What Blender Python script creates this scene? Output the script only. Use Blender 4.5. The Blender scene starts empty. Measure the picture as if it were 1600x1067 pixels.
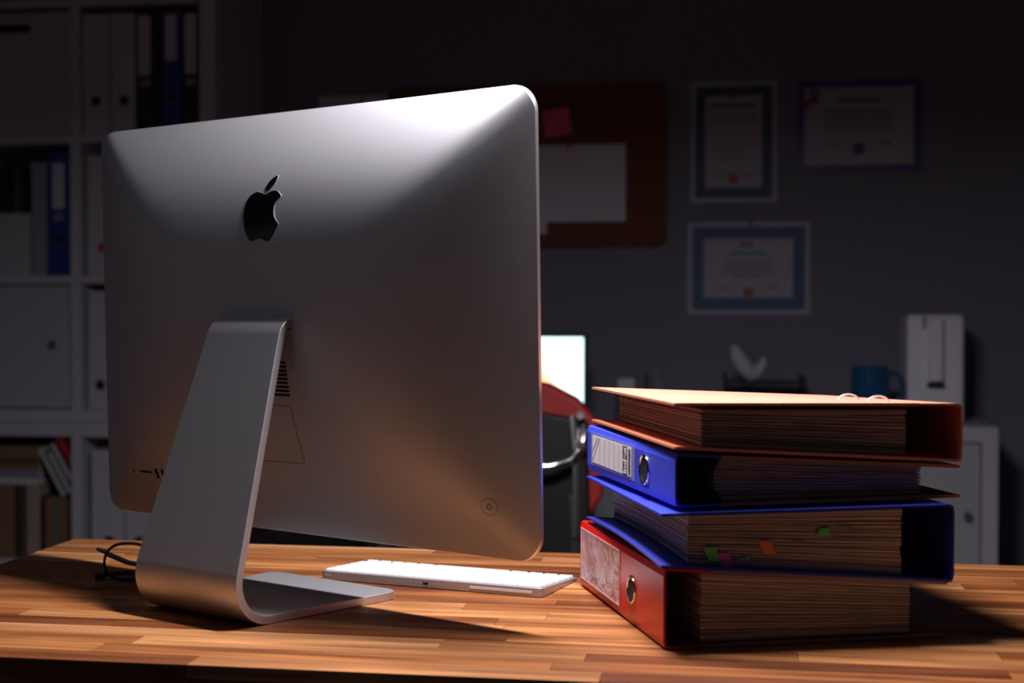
import bpy, math, random
from mathutils import Vector, Matrix
random.seed(7)
R = math.radians
S = bpy.context.scene
col = S.collection

# ------------------------------------------------------------------ camera, world, light, exposure
cd = bpy.data.cameras.new('camera'); cam = bpy.data.objects.new('camera', cd); col.objects.link(cam)
cam.location = (0, 0, 1.0504)
cam.rotation_euler = (Matrix.Rotation(R(9.0566), 4, 'Z') @ Matrix.Rotation(R(88.905), 4, 'X') @ Matrix.Rotation(R(0.086), 4, 'Z')).to_euler()
cd.sensor_width = 36; cd.lens = 49.736; cd.clip_start = .02
cd.dof.use_dof = True; cd.dof.focus_distance = 1.52; cd.dof.aperture_fstop = 4.5
S.camera = cam
w = bpy.data.worlds.new('world'); S.world = w; w.use_nodes = True
w.node_tree.nodes['Background'].inputs[0].default_value = (.55, .6, .8, 1)
w.node_tree.nodes['Background'].inputs[1].default_value = .02

def area(name, loc, target, size, power, color, spread=180, sy=None):
    ld = bpy.data.lights.new(name, 'AREA'); ld.shape = 'DISK' if sy is None else 'RECTANGLE'
    ld.size = size
    if sy: ld.size_y = sy
    ld.energy = power; ld.color = color; ld.spread = R(spread)
    o = bpy.data.objects.new(name, ld); col.objects.link(o); o.location = loc
    o.rotation_euler = (Vector(target) - Vector(loc)).to_track_quat('-Z', 'Y').to_euler()
    return o
# pendant lamp hanging over the desk, above the computer (out of frame)
lamp = area('desk_lamp_light', (-.165, 1.392, 1.60), (-.165, 1.392, .74), .34, 22, (1, .95, 1), 180, .08)
lamp.rotation_euler = (0, 0, R(-27))      # a bar lamp parallel to the computer
# faint cool fill added on the left
area('left_fill_light', (-2.9, .3, 1.5), (-.4, 1.4, 1.1), 1.5, .4, (.85, .88, 1))
# weak cool fill added below the ceiling, not a real fitting
area('overhead_fill_light', (-1.0, .7, 2.74), (-1.0, .7, 0), 1.2, 1.9, (.7, .78, 1))
V = S.view_settings
S.display_settings.display_device = 'sRGB'
V.view_transform = 'Standard'; V.look = 'None'; V.gamma = 1; V.exposure = 0; V.use_curve_mapping = False

# ------------------------------------------------------------------ materials
def mat(name, color, rough=.5, metal=0, spec=.5, emit=None, estr=1, bump=0, bdist=.001, bscale=200, vary=0, vscale=5, alpha=None, trans=0, aniso=0, coat=0, island=0):
    m = bpy.data.materials.new(name); m.use_nodes = True
    nt = m.node_tree; b = nt.nodes['Principled BSDF']
    b.inputs['Base Color'].default_value = (*color, 1); b.inputs['Roughness'].default_value = rough
    b.inputs['Metallic'].default_value = metal; b.inputs['Specular IOR Level'].default_value = spec
    b.inputs['Coat Weight'].default_value = coat
    if trans: b.inputs['Transmission Weight'].default_value = trans
    if alpha is not None: b.inputs['Alpha'].default_value = alpha
    if emit: b.inputs['Emission Color'].default_value = (*emit, 1); b.inputs['Emission Strength'].default_value = estr
    tc = nt.nodes.new('ShaderNodeTexCoord')
    if bump:
        n = nt.nodes.new('ShaderNodeTexNoise'); n.inputs['Scale'].default_value = bscale; n.inputs['Detail'].default_value = 4
        nt.links.new(tc.outputs['Object'], n.inputs['Vector'])
        bp = nt.nodes.new('ShaderNodeBump'); bp.inputs['Strength'].default_value = bump; bp.inputs['Distance'].default_value = bdist
        nt.links.new(n.outputs['Fac'], bp.inputs['Height']); nt.links.new(bp.outputs['Normal'], b.inputs['Normal'])
    if vary or island:
        rp = nt.nodes.new('ShaderNodeMix'); rp.data_type = 'RGBA'
        rp.inputs['A'].default_value = (*[c * (1 - (vary or island)) for c in color], 1)
        rp.inputs['B'].default_value = (*[min(1, c * (1 + (vary or island))) for c in color], 1)
        if island:
            g = nt.nodes.new('ShaderNodeNewGeometry'); nt.links.new(g.outputs['Random Per Island'], rp.inputs['Factor'])
        else:
            n = nt.nodes.new('ShaderNodeTexNoise'); n.inputs['Scale'].default_value = vscale; n.inputs['Detail'].default_value = 5
            nt.links.new(tc.outputs['Object'], n.inputs['Vector']); nt.links.new(n.outputs['Fac'], rp.inputs['Factor'])
        nt.links.new(rp.outputs['Result'], b.inputs['Base Color'])
    return m

def wood_mat():
    m = bpy.data.materials.new('acacia_wood'); m.use_nodes = True; nt = m.node_tree; N = nt.nodes; L = nt.links
    b = N['Principled BSDF']; b.inputs['Roughness'].default_value = .42; b.inputs['Specular IOR Level'].default_value = .35
    tc = N.new('ShaderNodeTexCoord'); oi = N.new('ShaderNodeObjectInfo')
    mul = N.new('ShaderNodeVectorMath'); mul.operation = 'SCALE'; mul.inputs['Scale'].default_value = 37
    comb = N.new('ShaderNodeCombineXYZ')
    for k in range(3): L.new(oi.outputs['Random'], comb.inputs[k])
    L.new(comb.outputs[0], mul.inputs[0])
    add = N.new('ShaderNodeVectorMath'); L.new(tc.outputs['Object'], add.inputs[0]); L.new(mul.outputs[0], add.inputs[1])
    mp = N.new('ShaderNodeMapping'); mp.inputs['Scale'].default_value = (2.2, 38, 38); L.new(add.outputs[0], mp.inputs[0])
    n1 = N.new('ShaderNodeTexNoise'); n1.inputs['Scale'].default_value = 1.0; n1.inputs['Detail'].default_value = 6; n1.inputs['Distortion'].default_value = .6; L.new(mp.outputs[0], n1.inputs['Vector'])
    mp2 = N.new('ShaderNodeMapping'); mp2.inputs['Scale'].default_value = (9, 260, 260); L.new(add.outputs[0], mp2.inputs[0])
    n2 = N.new('ShaderNodeTexNoise'); n2.inputs['Scale'].default_value = 1; n2.inputs['Detail'].default_value = 3; L.new(mp2.outputs[0], n2.inputs['Vector'])
    r0 = N.new('ShaderNodeValToRGB'); e = r0.color_ramp.elements   # tone of the whole stave
    e[0].position = 0; e[0].color = (.15, .045, .014, 1); e[1].position = 1; e[1].color = (.55, .275, .12, 1)
    for p, c in ((.2, (.27, .095, .029, 1)), (.55, (.38, .155, .052, 1)), (.85, (.45, .205, .078, 1))):
        k = e.new(p); k.color = c
    L.new(oi.outputs['Random'], r0.inputs[0])
    r1 = N.new('ShaderNodeValToRGB'); e = r1.color_ramp.elements
    e[0].position = .32; e[0].color = (.44, .35, .30, 1); e[1].position = .62; e[1].color = (1.12, 1.1, 1.05, 1)
    L.new(n1.outputs['Fac'], r1.inputs[0])
    r2 = N.new('ShaderNodeValToRGB'); e = r2.color_ramp.elements
    e[0].position = .35; e[0].color = (.68, .62, .57, 1); e[1].position = .6; e[1].color = (1.04, 1.04, 1.04, 1)
    L.new(n2.outputs['Fac'], r2.inputs[0])
    m1 = N.new('ShaderNodeMix'); m1.data_type = 'RGBA'; m1.blend_type = 'MULTIPLY'; m1.inputs['Factor'].default_value = 1
    m2 = N.new('ShaderNodeMix'); m2.data_type = 'RGBA'; m2.blend_type = 'MULTIPLY'; m2.inputs['Factor'].default_value = 1
    L.new(r0.outputs[0], m1.inputs['A']); L.new(r1.outputs[0], m1.inputs['B'])
    L.new(m1.outputs['Result'], m2.inputs['A']); L.new(r2.outputs[0], m2.inputs['B']); L.new(m2.outputs['Result'], b.inputs['Base Color'])
    bp = N.new('ShaderNodeBump'); bp.inputs['Strength'].default_value = .25; bp.inputs['Distance'].default_value = .0006
    L.new(n2.outputs['Fac'], bp.inputs['Height']); L.new(bp.outputs['Normal'], b.inputs['Normal'])
    return m

def alu_mat(name, c=.62, rough=.36):
    m = mat(name, (c, c * .99, c * 1.02), rough, 1, bump=.06, bscale=2500)
    return m

def screen_mat():
    m = bpy.data.materials.new('lit_screen'); m.use_nodes = True; nt = m.node_tree; N = nt.nodes; L = nt.links
    b = N['Principled BSDF']; b.inputs['Base Color'].default_value = (.02, .02, .02, 1)
    tc = N.new('ShaderNodeTexCoord'); sp = N.new('ShaderNodeSeparateXYZ'); L.new(tc.outputs['Object'], sp.inputs[0])
    # warm patch in the lower part of the picture on the screen
    vm = N.new('ShaderNodeVectorMath'); vm.operation = 'DISTANCE'; vm.inputs[1].default_value = (.040, .029, .135); L.new(tc.outputs['Object'], vm.inputs[0])
    r = N.new('ShaderNodeValToRGB'); e = r.color_ramp.elements
    e[0].position = .02; e[0].color = (1, .45, .2, 1); e[1].position = .085; e[1].color = (.62, .96, 1, 1)
    k = e.new(.05); k.color = (1, .8, .65, 1)
    L.new(vm.outputs['Value'], r.inputs[0]); L.new(r.outputs[0], b.inputs['Emission Color']); b.inputs['Emission Strength'].default_value = 2.3
    return m

M = dict(
    wood=wood_mat(),
    alu=alu_mat('brushed_aluminium', .72, .62), alu_stand=alu_mat('stand_aluminium', .6, .5), alu_edge=alu_mat('polished_edge_aluminium', .9, .42),
    alu_kb=mat('keyboard_aluminium', (.5, .48, .48), .45, .85),
    foot=mat('foot_grey', (.16, .165, .19), .5, .6, bump=.15, bscale=1500),
    gloss_black=mat('gloss_black', (.004, .004, .005), .12), black=mat('black_plastic', (.008, .008, .009), .45),
    hole=mat('dark_opening', (.003, .003, .003), .8), line=mat('seam_line', (.12, .10, .09), .6, .5),
    key=mat('white_key', (.78, .78, .80), .4), antenna=mat('antenna_strip', (.62, .58, .6), .5),
    glass=mat('clear_glass', (1, 1, 1), .02, trans=1),
    green=mat('green_dot', (.1, .6, .1), .5),
    frame=mat('black_frame', (.006, .006, .007), .3), temple=mat('grey_temple', (.16, .175, .19), .35),
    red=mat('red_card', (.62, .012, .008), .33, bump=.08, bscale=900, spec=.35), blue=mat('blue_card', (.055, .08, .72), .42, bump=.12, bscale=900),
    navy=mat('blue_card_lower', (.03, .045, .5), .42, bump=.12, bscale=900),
    orange=mat('orange_card', (.76, .29, .19), .38, bump=.1, bscale=900), orange_in=mat('orange_lining', (.66, .17, .08), .5),
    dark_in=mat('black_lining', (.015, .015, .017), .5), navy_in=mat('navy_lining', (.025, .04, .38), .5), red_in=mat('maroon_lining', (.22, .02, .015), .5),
    edge=mat('metal_edge_protector', (.28, .28, .3), .4, .7), kraft=mat('tan_card_edge', (.42, .2, .09), .6),
    paper=mat('paper_sheets', (.62, .57, .55), .75, island=.3), chrome=mat('chrome', (.8, .8, .82), .12, 1),
    pocket=mat('clear_plastic_pocket', (.9, .75, .78), .12, alpha=.38, bump=1, bdist=.012, bscale=26), rim=mat('pocket_welded_rim', (.75, .65, .7), .3, alpha=.6),
    bluerim=mat('blue_pocket_rim', (.4, .42, .75), .25, alpha=.55),
    card=mat('white_label_card', (.78, .75, .78), .6, bump=.2, bscale=30), ink=mat('dark_ink', (.03, .03, .035), .6), greyink=mat('grey_ink', (.22, .21, .22), .6),
    white=mat('white_print', (.85, .85, .85), .5),
    fgreen=mat('green_flag', (.15, .95, .25), .5), fpink=mat('magenta_flag', (.95, .12, .65), .5), forange=mat('orange_flag', (1, .32, .14), .5), fblue=mat('blue_flag', (.25, .45, .75), .5),
    laminate=mat('white_laminate', (.50, .48, .52), .5), laminate2=mat('white_front', (.42, .41, .445), .5), wall=mat('grey_wall_paint', (.18, .178, .225), .85, bump=.1, bscale=80), floor=mat('dark_floor', (.06, .05, .045), .6, vary=.2),
    ceil=mat('ceiling_paint', (.5, .5, .5), .9), wbinder=mat('white_binder_card', (.48, .47, .52), .5), bbinder=mat('black_binder_card', (.012, .012, .013), .5), dblue=mat('dark_blue_binder_card', (.02, .03, .22), .5),
    label=mat('pale_label', (.55, .52, .58), .6), redlabel=mat('red_label', (.5, .03, .03), .6), lgrey=mat('light_grey_card', (.28, .28, .32), .6), dgrey=mat('dark_grey_card', (.05, .05, .055), .6),
    b_tan=mat('tan_book', (.34, .26, .21), .7), b_brown=mat('brown_book', (.2, .11, .06), .7), b_dark=mat('dark_brown_book', (.07, .045, .035), .7), b_black=mat('black_book', (.012, .012, .012), .7),
    b_orange=mat('orange_brown_book', (.26, .12, .04), .7), b_green=mat('grey_green_book', (.13, .13, .1), .7), b_grey=mat('pale_grey_book', (.5, .48, .5), .7), b_blue=mat('blue_grey_book', (.2, .21, .25), .7), b_red=mat('red_book', (.5, .02, .03), .6),
    cork=mat('brown_cork', (.16, .05, .025), .9, bump=.6, bscale=250, vary=.25, vscale=60), pinknote=mat('pink_sticky_note', (.85, .12, .22), .7), sheet=mat('white_sheet', (.62, .6, .68), .7), pin=mat('red_pin', (.6, .02, .02), .4), dpin=mat('dark_pin', (.02, .02, .03), .4),
    cborder=mat('blue_guilloche', (.055, .10, .20), .6, vary=.35, vscale=120), tborder=mat('teal_guilloche', (.04, .08, .12), .6, vary=.35, vscale=120), pborder=mat('indigo_frame', (.06, .05, .22), .4), cpaper=mat('certificate_paper', (.40, .38, .45), .7),
    cink=mat('certificate_ink', (.12, .12, .14), .7), tink=mat('teal_ink', (.05, .28, .32), .7), seal=mat('red_seal', (.3, .04, .025), .5), pseal=mat('purple_seal', (.12, .04, .16), .5), ribbon=mat('red_ribbon', (.4, .05, .08), .6),
    screen=screen_mat(), display=mat('display_glass', (.01, .01, .012), .1), bezel=mat('black_bezel', (.01, .01, .011), .4), leather=mat('black_leather', (.01, .01, .011), .4, bump=.3, bscale=200), redcloth=mat('red_upholstery', (.35, .012, .01), .6, bump=.4, bscale=400),
    deskdark=mat('black_brown_desk', (.018, .016, .016), .45), greypanel=mat('grey_side_panel', (.17, .18, .2), .7), mug=mat('blue_ceramic', (.01, .09, .22), .15), device=mat('white_plastic', (.8, .78, .86), .35), tray=mat('dark_tray', (.015, .016, .02), .4),
    crumple=mat('white_tissue', (.45, .44, .48), .8), rubber=mat('rubber', (.01, .01, .01), .7), metal=mat('grey_metal', (.3, .3, .32), .35, .9))

# ------------------------------------------------------------------ helpers
def link(o, parent=None, loc=None):
    col.objects.link(o)
    if parent is not None: o.parent = parent
    if loc is not None: o.location = loc
    return o
def meshobj(name, verts, faces, m, parent=None, smooth=False, loc=None, mats=None, fm=None):
    me = bpy.data.meshes.new(name); me.from_pydata([tuple(v) for v in verts], [], faces)
    for x in (mats or [m]): me.materials.append(x)
    if fm: me.polygons.foreach_set('material_index', fm)
    if smooth: me.polygons.foreach_set('use_smooth', [True] * len(me.polygons))
    me.update()
    return link(bpy.data.objects.new(name, me), parent, loc)
def empty(name, loc=(0, 0, 0), rz=0):
    o = bpy.data.objects.new(name, None); o.empty_display_size = .05; col.objects.link(o); o.location = loc; o.rotation_euler = (0, 0, rz); return o
def tag(o, label=None, cat=None, group=None, kind=None):
    if label: o['label'] = label
    if cat: o['category'] = cat
    if group: o['group'] = group
    if kind: o['kind'] = kind
    return o
def bevel(o, w, seg=2, ang=30):
    b = o.modifiers.new('bevel', 'BEVEL'); b.width = w; b.segments = seg; b.limit_method = 'ANGLE'; b.angle_limit = R(ang)
    b.harden_normals = False
    o.data.polygons.foreach_set('use_smooth', [True] * len(o.data.polygons))
    a = o.modifiers.new('wn', 'WEIGHTED_NORMAL'); a.keep_sharp = True
    return o
class MB:
    def __init__(s): s.v = []; s.f = []
    def hexa(s, c):    # 8 corners: bottom 4 ccw, top 4 ccw
        n = len(s.v); s.v += [tuple(p) for p in c]
        s.f += [(n, n+3, n+2, n+1), (n+4, n+5, n+6, n+7), (n, n+1, n+5, n+4), (n+1, n+2, n+6, n+5), (n+2, n+3, n+7, n+6), (n+3, n, n+4, n+7)]
        return s
    def box(s, x0, x1, y0, y1, z0, z1, rz=0, ry=0, piv=None):
        c = [(x0, y0, z0), (x1, y0, z0), (x1, y1, z0), (x0, y1, z0), (x0, y0, z1), (x1, y0, z1), (x1, y1, z1), (x0, y1, z1)]
        if rz or ry:
            p = Vector(piv or ((x0+x1)/2, (y0+y1)/2, (z0+z1)/2)); mt = Matrix.Rotation(rz, 3, 'Z') @ Matrix.Rotation(ry, 3, 'Y')
            c = [p + mt @ (Vector(q) - p) for q in c]
        return s.hexa(c)
    def cyl(s, p0, p1, r0, r1=None, n=20, caps=True):
        r1 = r0 if r1 is None else r1; p0 = Vector(p0); p1 = Vector(p1); d = (p1 - p0).normalized()
        a = d.orthogonal().normalized(); b = d.cross(a); k = len(s.v)
        for p, r in ((p0, r0), (p1, r1)):
            for i in range(n):
                t = 2*math.pi*i/n; s.v.append(tuple(p + a*r*math.cos(t) + b*r*math.sin(t)))
        for i in range(n): j = (i+1) % n; s.f.append((k+i, k+j, k+n+j, k+n+i))
        if caps: s.f.append(tuple(range(k+n-1, k-1, -1))); s.f.append(tuple(range(k+n, k+2*n)))
        return s
    def tube(s, pts, r, n=10, closed=False, rs=None, flat=1):
        P = [Vector(p) for p in pts]; m = len(P); k = len(s.v); up = None
        for i in range(m):
            if closed: d = (P[(i+1) % m] - P[i-1]).normalized()
            else: d = (P[min(i+1, m-1)] - P[max(i-1, 0)]).normalized()
            if up is None: up = d.orthogonal().normalized()
            up = (up - d*up.dot(d)).normalized(); b = d.cross(up); rr = rs[i] if rs else r
            for j in range(n):
                t = 2*math.pi*j/n; s.v.append(tuple(P[i] + up*rr*math.cos(t) + b*rr*flat*math.sin(t)))
        for i in range(m if closed else m-1):
            i2 = (i+1) % m
            for j in range(n): j2 = (j+1) % n; s.f.append((k+i*n+j, k+i*n+j2, k+i2*n+j2, k+i2*n+j))
        if not closed: s.f.append(tuple(range(k+n-1, k-1, -1))); s.f.append(tuple(range(k+(m-1)*n, k+m*n)))
        return s
    def lathe(s, prof, cx, cy, n=36):
        k = len(s.v); m = len(prof)
        for r, z in prof:
            for i in range(n): t = 2*math.pi*i/n; s.v.append((cx + r*math.cos(t), cy + r*math.sin(t), z))
        for a in range(m-1):
            for i in range(n): j = (i+1) % n; s.f.append((k+a*n+i, k+a*n+j, k+(a+1)*n+j, k+(a+1)*n+i))
        s.f.append(tuple(range(k+n-1, k-1, -1))); s.f.append(tuple(range(k+(m-1)*n, k+m*n)))
        return s
    def prism(s, poly, fn, d0, d1):   # poly: 2D list; fn(p, depth) -> 3D
        k = len(s.v); n = len(poly)
        for d in (d0, d1):
            for p in poly: s.v.append(tuple(fn(p, d)))
        s.f.append(tuple(range(k+n-1, k-1, -1))); s.f.append(tuple(range(k+n, k+2*n)))
        for i in range(n): j = (i+1) % n; s.f.append((k+i, k+j, k+n+j, k+n+i))
        return s
    def build(s, name, m, parent=None, smooth=False, bev=0, loc=None, seg=2):
        o = meshobj(name, s.v, s.f, m, parent, smooth, loc)
        if bev: bevel(o, bev, seg)
        elif smooth:
            a = o.modifiers.new('es', 'EDGE_SPLIT'); a.split_angle = R(40)
        return o
def rrect(x0, x1, y0, y1, r, n=6):
    out = []
    for cx, cy, a0 in ((x1-r, y1-r, 0), (x0+r, y1-r, 90), (x0+r, y0+r, 180), (x1-r, y0+r, 270)):
        for i in range(n+1): t = R(a0 + 90*i/n); out.append((cx + r*math.cos(t), cy + r*math.sin(t)))
    return out
def copy_tree(o, parent=None):
    c = o.copy(); col.objects.link(c); c.parent = parent
    for ch in o.children: copy_tree(ch, c)
    return c
TZ = .74

# ------------------------------------------------------------------ room
def slab(name, *b, m='wall'): return tag(MB().box(*b).build(name, M[m]), kind='structure')
slab('floor', -3.2, 2.6, -1.6, 4.1, -.05, 0, m='floor')
slab('ceiling', -3.2, 2.6, -1.6, 4.1, 2.8, 2.85, m='ceil')
slab('wall_back', -3.2, 2.6, 4.0, 4.1, 0, 2.8)
slab('wall_left', -3.25, -3.2, -1.6, 4.1, 0, 2.8)
slab('wall_right', 2.6, 2.65, -1.6, 4.1, 0, 2.8)
slab('wall_front', -3.2, 2.6, -1.65, -1.6, 0, 2.8)
tag(MB().box(-1.36, -.1, 3.985, 4.0, 0, .07).build('baseboard_back', M['laminate2'], bev=.003), kind='structure')

# ------------------------------------------------------------------ foreground desk of glued staves
desk = empty('desk', (0, 1.5, 0)); tag(desk, 'wooden butcher-block desk of glued reddish-brown staves in the foreground', 'desk')
X0, X1, Y0, Y1, THK = -.902, 1.06, 1.186, 1.826, .04
rows = 19; rw = (Y1 - Y0) / rows
MB().box(X0+.002, X1-.002, Y0+.002-1.5, Y1-.002-1.5, TZ-THK, TZ-.012).build('slab_core', M['wood'], desk)
for i in range(rows):
    y = Y0 + i*rw - 1.5; x = X0 - (random.uniform(.05, .4) if True else 0)
    while x < X1 - .02:
        ln = random.uniform(.26, .55); a = max(x, X0); b_ = min(x + ln, X1)
        if b_ > X1 - .06: b_ = X1
        if b_ - a > .03:
            g = .00012; dz = random.uniform(0, .00012)
            MB().box(-(b_-a)/2+g, (b_-a)/2-g, g, rw-g, -.0125, 0).build('stave', M['wood'], desk, bev=.00025, seg=1, loc=((a+b_)/2, y, TZ-dz))
        x = max(x + ln, b_)
for lx, ly in ((X0+.1, Y0+.07), (X0+.1, Y1-.07), (X1-.1, Y0+.07), (X1-.1, Y1-.07)):
    MB().box(lx-.03, lx+.03, ly-.03-1.5, ly+.03-1.5, 0, TZ-THK).build('leg', M['bezel'], desk, bev=.002)

# ------------------------------------------------------------------ computer seen from behind
A = Vector((.89066, -.45467, 0)); UP = Vector((-.01189, -.02330, .99966)).normalized(); NR = A.cross(UP)   # NR points to the camera side
C0 = Vector((-.4789, 1.4929, 1.0403)); W2, H2, DP = .325, .2307, .060
comp = empty('desktop_computer', (-.4789, 1.4929, TZ)); tag(comp, 'silver all-in-one desktop computer seen from behind on its slanted metal stand', 'computer')
CO = comp.location.copy()
PS = 2.15
def dep(u, v):     # depth of the bulged back: grows with the (softly rounded) distance to the rim
    a, b = max(0, W2 - abs(u)), max(0, H2 - abs(v)); m = min(a, b); k = .007 + .13*m
    m = max(0, -k*math.log(math.exp(-a/k) + math.exp(-b/k)) + k*math.log(2)*math.exp(-abs(a-b)/(k*3+1e-6))*0)
    return DP*(1 - (1 - min(1, m/H2))**PS)
def pt(u, v, off=0): return C0 + A*u + UP*v + NR*(dep(u, v) + off) - CO
base = rrect(-W2, W2, -H2, H2, .027, 10)
# densify straight sides
out = []
for i in range(len(base)):
    p, q_ = base[i], base[(i+1) % len(base)]; d = math.hypot(q_[0]-p[0], q_[1]-p[1]); n = max(1, int(d/.02))
    for k in range(n): out.append((p[0] + (q_[0]-p[0])*k/n, p[1] + (q_[1]-p[1])*k/n))
NB = len(out); RG = 40; vs = []; fs = []
for j in range(RG):
    k = 1 - (j/RG)**1.0
    for p in out: vs.append(pt(p[0]*k, p[1]*k))
vs.append(C0 + NR*DP - CO); ci = len(vs)-1
for j in range(RG-1):
    for i in range(NB):
        k = (i+1) % NB; fs.append((j*NB+i, j*NB+k, (j+1)*NB+k, (j+1)*NB+i))
for i in range(NB): fs.append(((RG-1)*NB+i, (RG-1)*NB+(i+1) % NB, ci))
body = meshobj('back_shell', vs, fs, M['alu'], comp, smooth=True)
# thin edge band
vs = []; fs = []
prof = [(0, 0), (.0004, -.0003), (.0005, -.001), (.0005, -.0046), (.0001, -.0052)]
for (grow, dz) in prof:
    for p in out:
        l = math.hypot(*p); nx = p[0]*(1+grow/W2); ny = p[1]*(1+grow/H2)
        vs.append(C0 + A*nx + UP*ny + NR*(dz + (dep(*p) if dz == 0 else 0)) - CO)
for j in range(len(prof)-1):
    for i in range(NB): k = (i+1) % NB; fs.append((j*NB+i, (j+1)*NB+i, (j+1)*NB+k, j*NB+k))
meshobj('edge_band', vs, fs, M['alu_edge'], comp, smooth=True)
fg = meshobj('front_glass', [C0 + A*p[0]*.999 + UP*p[1]*.999 - NR*.005 - CO for p in out], [tuple(range(NB-1, -1, -1))], M['gloss_black'], comp)
meshobj('display', [C0 + A*u + UP*v - NR*.0056 - CO for u, v in ((-.298, -.142), (-.298, .196), (.298, .196), (.298, -.142))], [(0, 1, 2, 3)], M['display'], fg)
# emblem: traced outline of a bitten fruit with a leaf
bodyo = [(415,435),(440,428),(470,408),(500,398),(530,397),(555,408),(575,430),(587,455),(560,475),(538,505),(522,545),(514,590),(516,635),(526,675),(543,708),(562,728),(545,775),(520,825),(490,875),(468,902),(445,914),(425,912),(400,900),(375,890),(350,888),(325,897),(300,910),(275,918),(255,912),(235,892),(210,840),(195,780),(188,710),(188,650),(195,590),(210,530),(235,480),(265,445),(300,420),(335,411),(370,417),(395,428)]
leafo = [(422,393),(418,375),(430,345),(455,305),(485,272),(515,250),(546,237),(540,270),(522,310),(498,345),(470,375),(445,392),(430,395)]
def em(p):
    dx = (p[0]-387)/6.67; dy = (p[1]-580)/6.67 + .0624*dx
    return (-.0015 + dx*.00094 + (p[1]-580)/6.67*.00016, .1239 - dy*.000702)
def dens(poly, k=3):
    o = []; n = len(poly)
    for i in range(n):
        p0, p1, p2, p3 = (poly[(i+d) % n] for d in (-1, 0, 1, 2))
        ang = abs((math.atan2(p2[1]-p1[1], p2[0]-p1[0]) - math.atan2(p1[1]-p0[1], p1[0]-p0[0]) + math.pi) % (2*math.pi) - math.pi)
        for j in range(k):
            t = j/k; f = lambda a, b, c, d: .5*((2*b) + (-a+c)*t + (2*a-5*b+4*c-d)*t*t + (-a+3*b-3*c+d)*t**3)
            o.append((f(p0[0], p1[0], p2[0], p3[0]), f(p0[1], p1[1], p2[1], p3[1])))
    return o
def emblem(name, poly, c, parent, m, off, grow=1.0):
    P = [em((c[0]+(p[0]-c[0])*grow, c[1]+(p[1]-c[1])*grow)) for p in dens(poly)]; cc = em(c); n = len(P); vs = []; fs = []
    for s in (1, 1, .75, .5, .25):
        for p in P: vs.append((cc[0]+(p[0]-cc[0])*s, cc[1]+(p[1]-cc[1])*s))
    v3 = [pt(*p, off if i >= n else .0) for i, p in enumerate(vs)]; v3.append(pt(*cc, off))
    for j in range(4):
        for i in range(n): k = (i+1) % n; fs.append((j*n+i, (j+1)*n+i, (j+1)*n+k, j*n+k))
    for i in range(n): fs.append((4*n+i, len(v3)-1, 4*n+(i+1) % n))
    return meshobj(name, v3, fs, m, parent)
emb = emblem('emblem', bodyo, (340, 660), comp, M['gloss_black'], .0004); tag(emb, 'glossy black bitten fruit emblem')
emblem('emblem_leaf', leafo, (480, 318), emb, M['gloss_black'], .0004)
emblem('emblem_rim', bodyo, (340, 660), emb, M['alu_edge'], .0002, 1.02)
emblem('emblem_rim', leafo, (480, 318), emb, M['alu_edge'], .0002, 1.03)
# ventilation slots under the mount
for i in range(9):
    v = -.0390 - i*.00432; hw = .0440 + i*.0002
    pl = rrect(-hw, hw, v-.00115, v+.00115, .0011, 3)
    n = len(pl); vv = [pt(u, y_, .0002) for u, y_ in pl] + [pt(u, y_, .0006) for u, y_ in pl]
    meshobj('vent_slot', vv, [tuple(range(n, 2*n))] + [(k, (k+1) % n, n+(k+1) % n, n+k) for k in range(n)], M['hole'], comp)
# memory hatch outline (trapezoid with rounded corners)
def roundpoly(P, r, n=5):
    o = []
    for i in range(len(P)):
        p = Vector(P[i]).to_2d(); a = (Vector(P[i-1]).to_2d() - p).normalized(); b = (Vector(P[(i+1) % len(P)]).to_2d() - p).normalized()
        s_, e_ = p + a*r, p + b*r
        for k in range(n+1): t = k/n; q = s_*(1-t)**2 + p*2*t*(1-t) + e_*t*t; o.append((q.x, q.y))
    return o
hp = roundpoly([(-.0440, -.0850), (.0440, -.0850), (.0490, -.1475), (-.0490, -.1475)], .007)
hd = []
for i in range(len(hp)):
    p, q = hp[i], hp[(i+1) % len(hp)]
    for k in range(4): hd.append((p[0]+(q[0]-p[0])*k/4, p[1]+(q[1]-p[1])*k/4))
MB().tube([pt(u, v, 0) for u, v in hd], .00035, 6, closed=True).build('hatch_seam', M['line'], comp)
# power button with its symbol
pu, pv = .2787, -.1766
MB().tube([pt(pu + .0083*math.cos(t), pv + .0083*math.sin(t), 0) for t in [2*math.pi*k/40 for k in range(40)]], .00022, 6, closed=True).build('power_button_ring', M['line'], comp)
sym = MB().tube([pt(pu + .0024*math.sin(t), pv - .0002 + .0024*math.cos(t), .0001) for t in [R(38 + 284*k/24) for k in range(25)]], .00035, 6)
sym.tube([pt(pu, pv+.0034, .0001), pt(pu, pv+.0006, .0001)], .00035, 6); sym.build('power_symbol', M['hole'], comp)
# ports low on the camera-left side
def slot(name, u, v, hw, hh, r):
    pl = rrect(u-hw, u+hw, v-hh, v+hh, r, 4); n = len(pl)
    meshobj(name, [pt(a, b, .0002) for a, b in pl] + [pt(a, b, .0005) for a, b in pl], [tuple(range(n, 2*n))] + [(k, (k+1) % n, n+(k+1) % n, n+k) for k in range(n)], M['hole'], comp)
slot('audio_port', -.2455, -.1754, .0015, .0018, .0014); slot('card_slot', -.2231, -.1750, .0112, .0013, .0012)
for u in (-.2032, -.1920, -.1795, -.167): slot('usb_port', u, -.1760, .0020, .0062, .0008)
for u in (-.160, -.150): slot('display_port', u, -.1775, .0021, .004, .0008)
slot('network_port', -.133, -.1775, .0065, .006, .001)
slot('microphone_hole', -.2431, -.1642, .0006, .0006, .0005)
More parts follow.
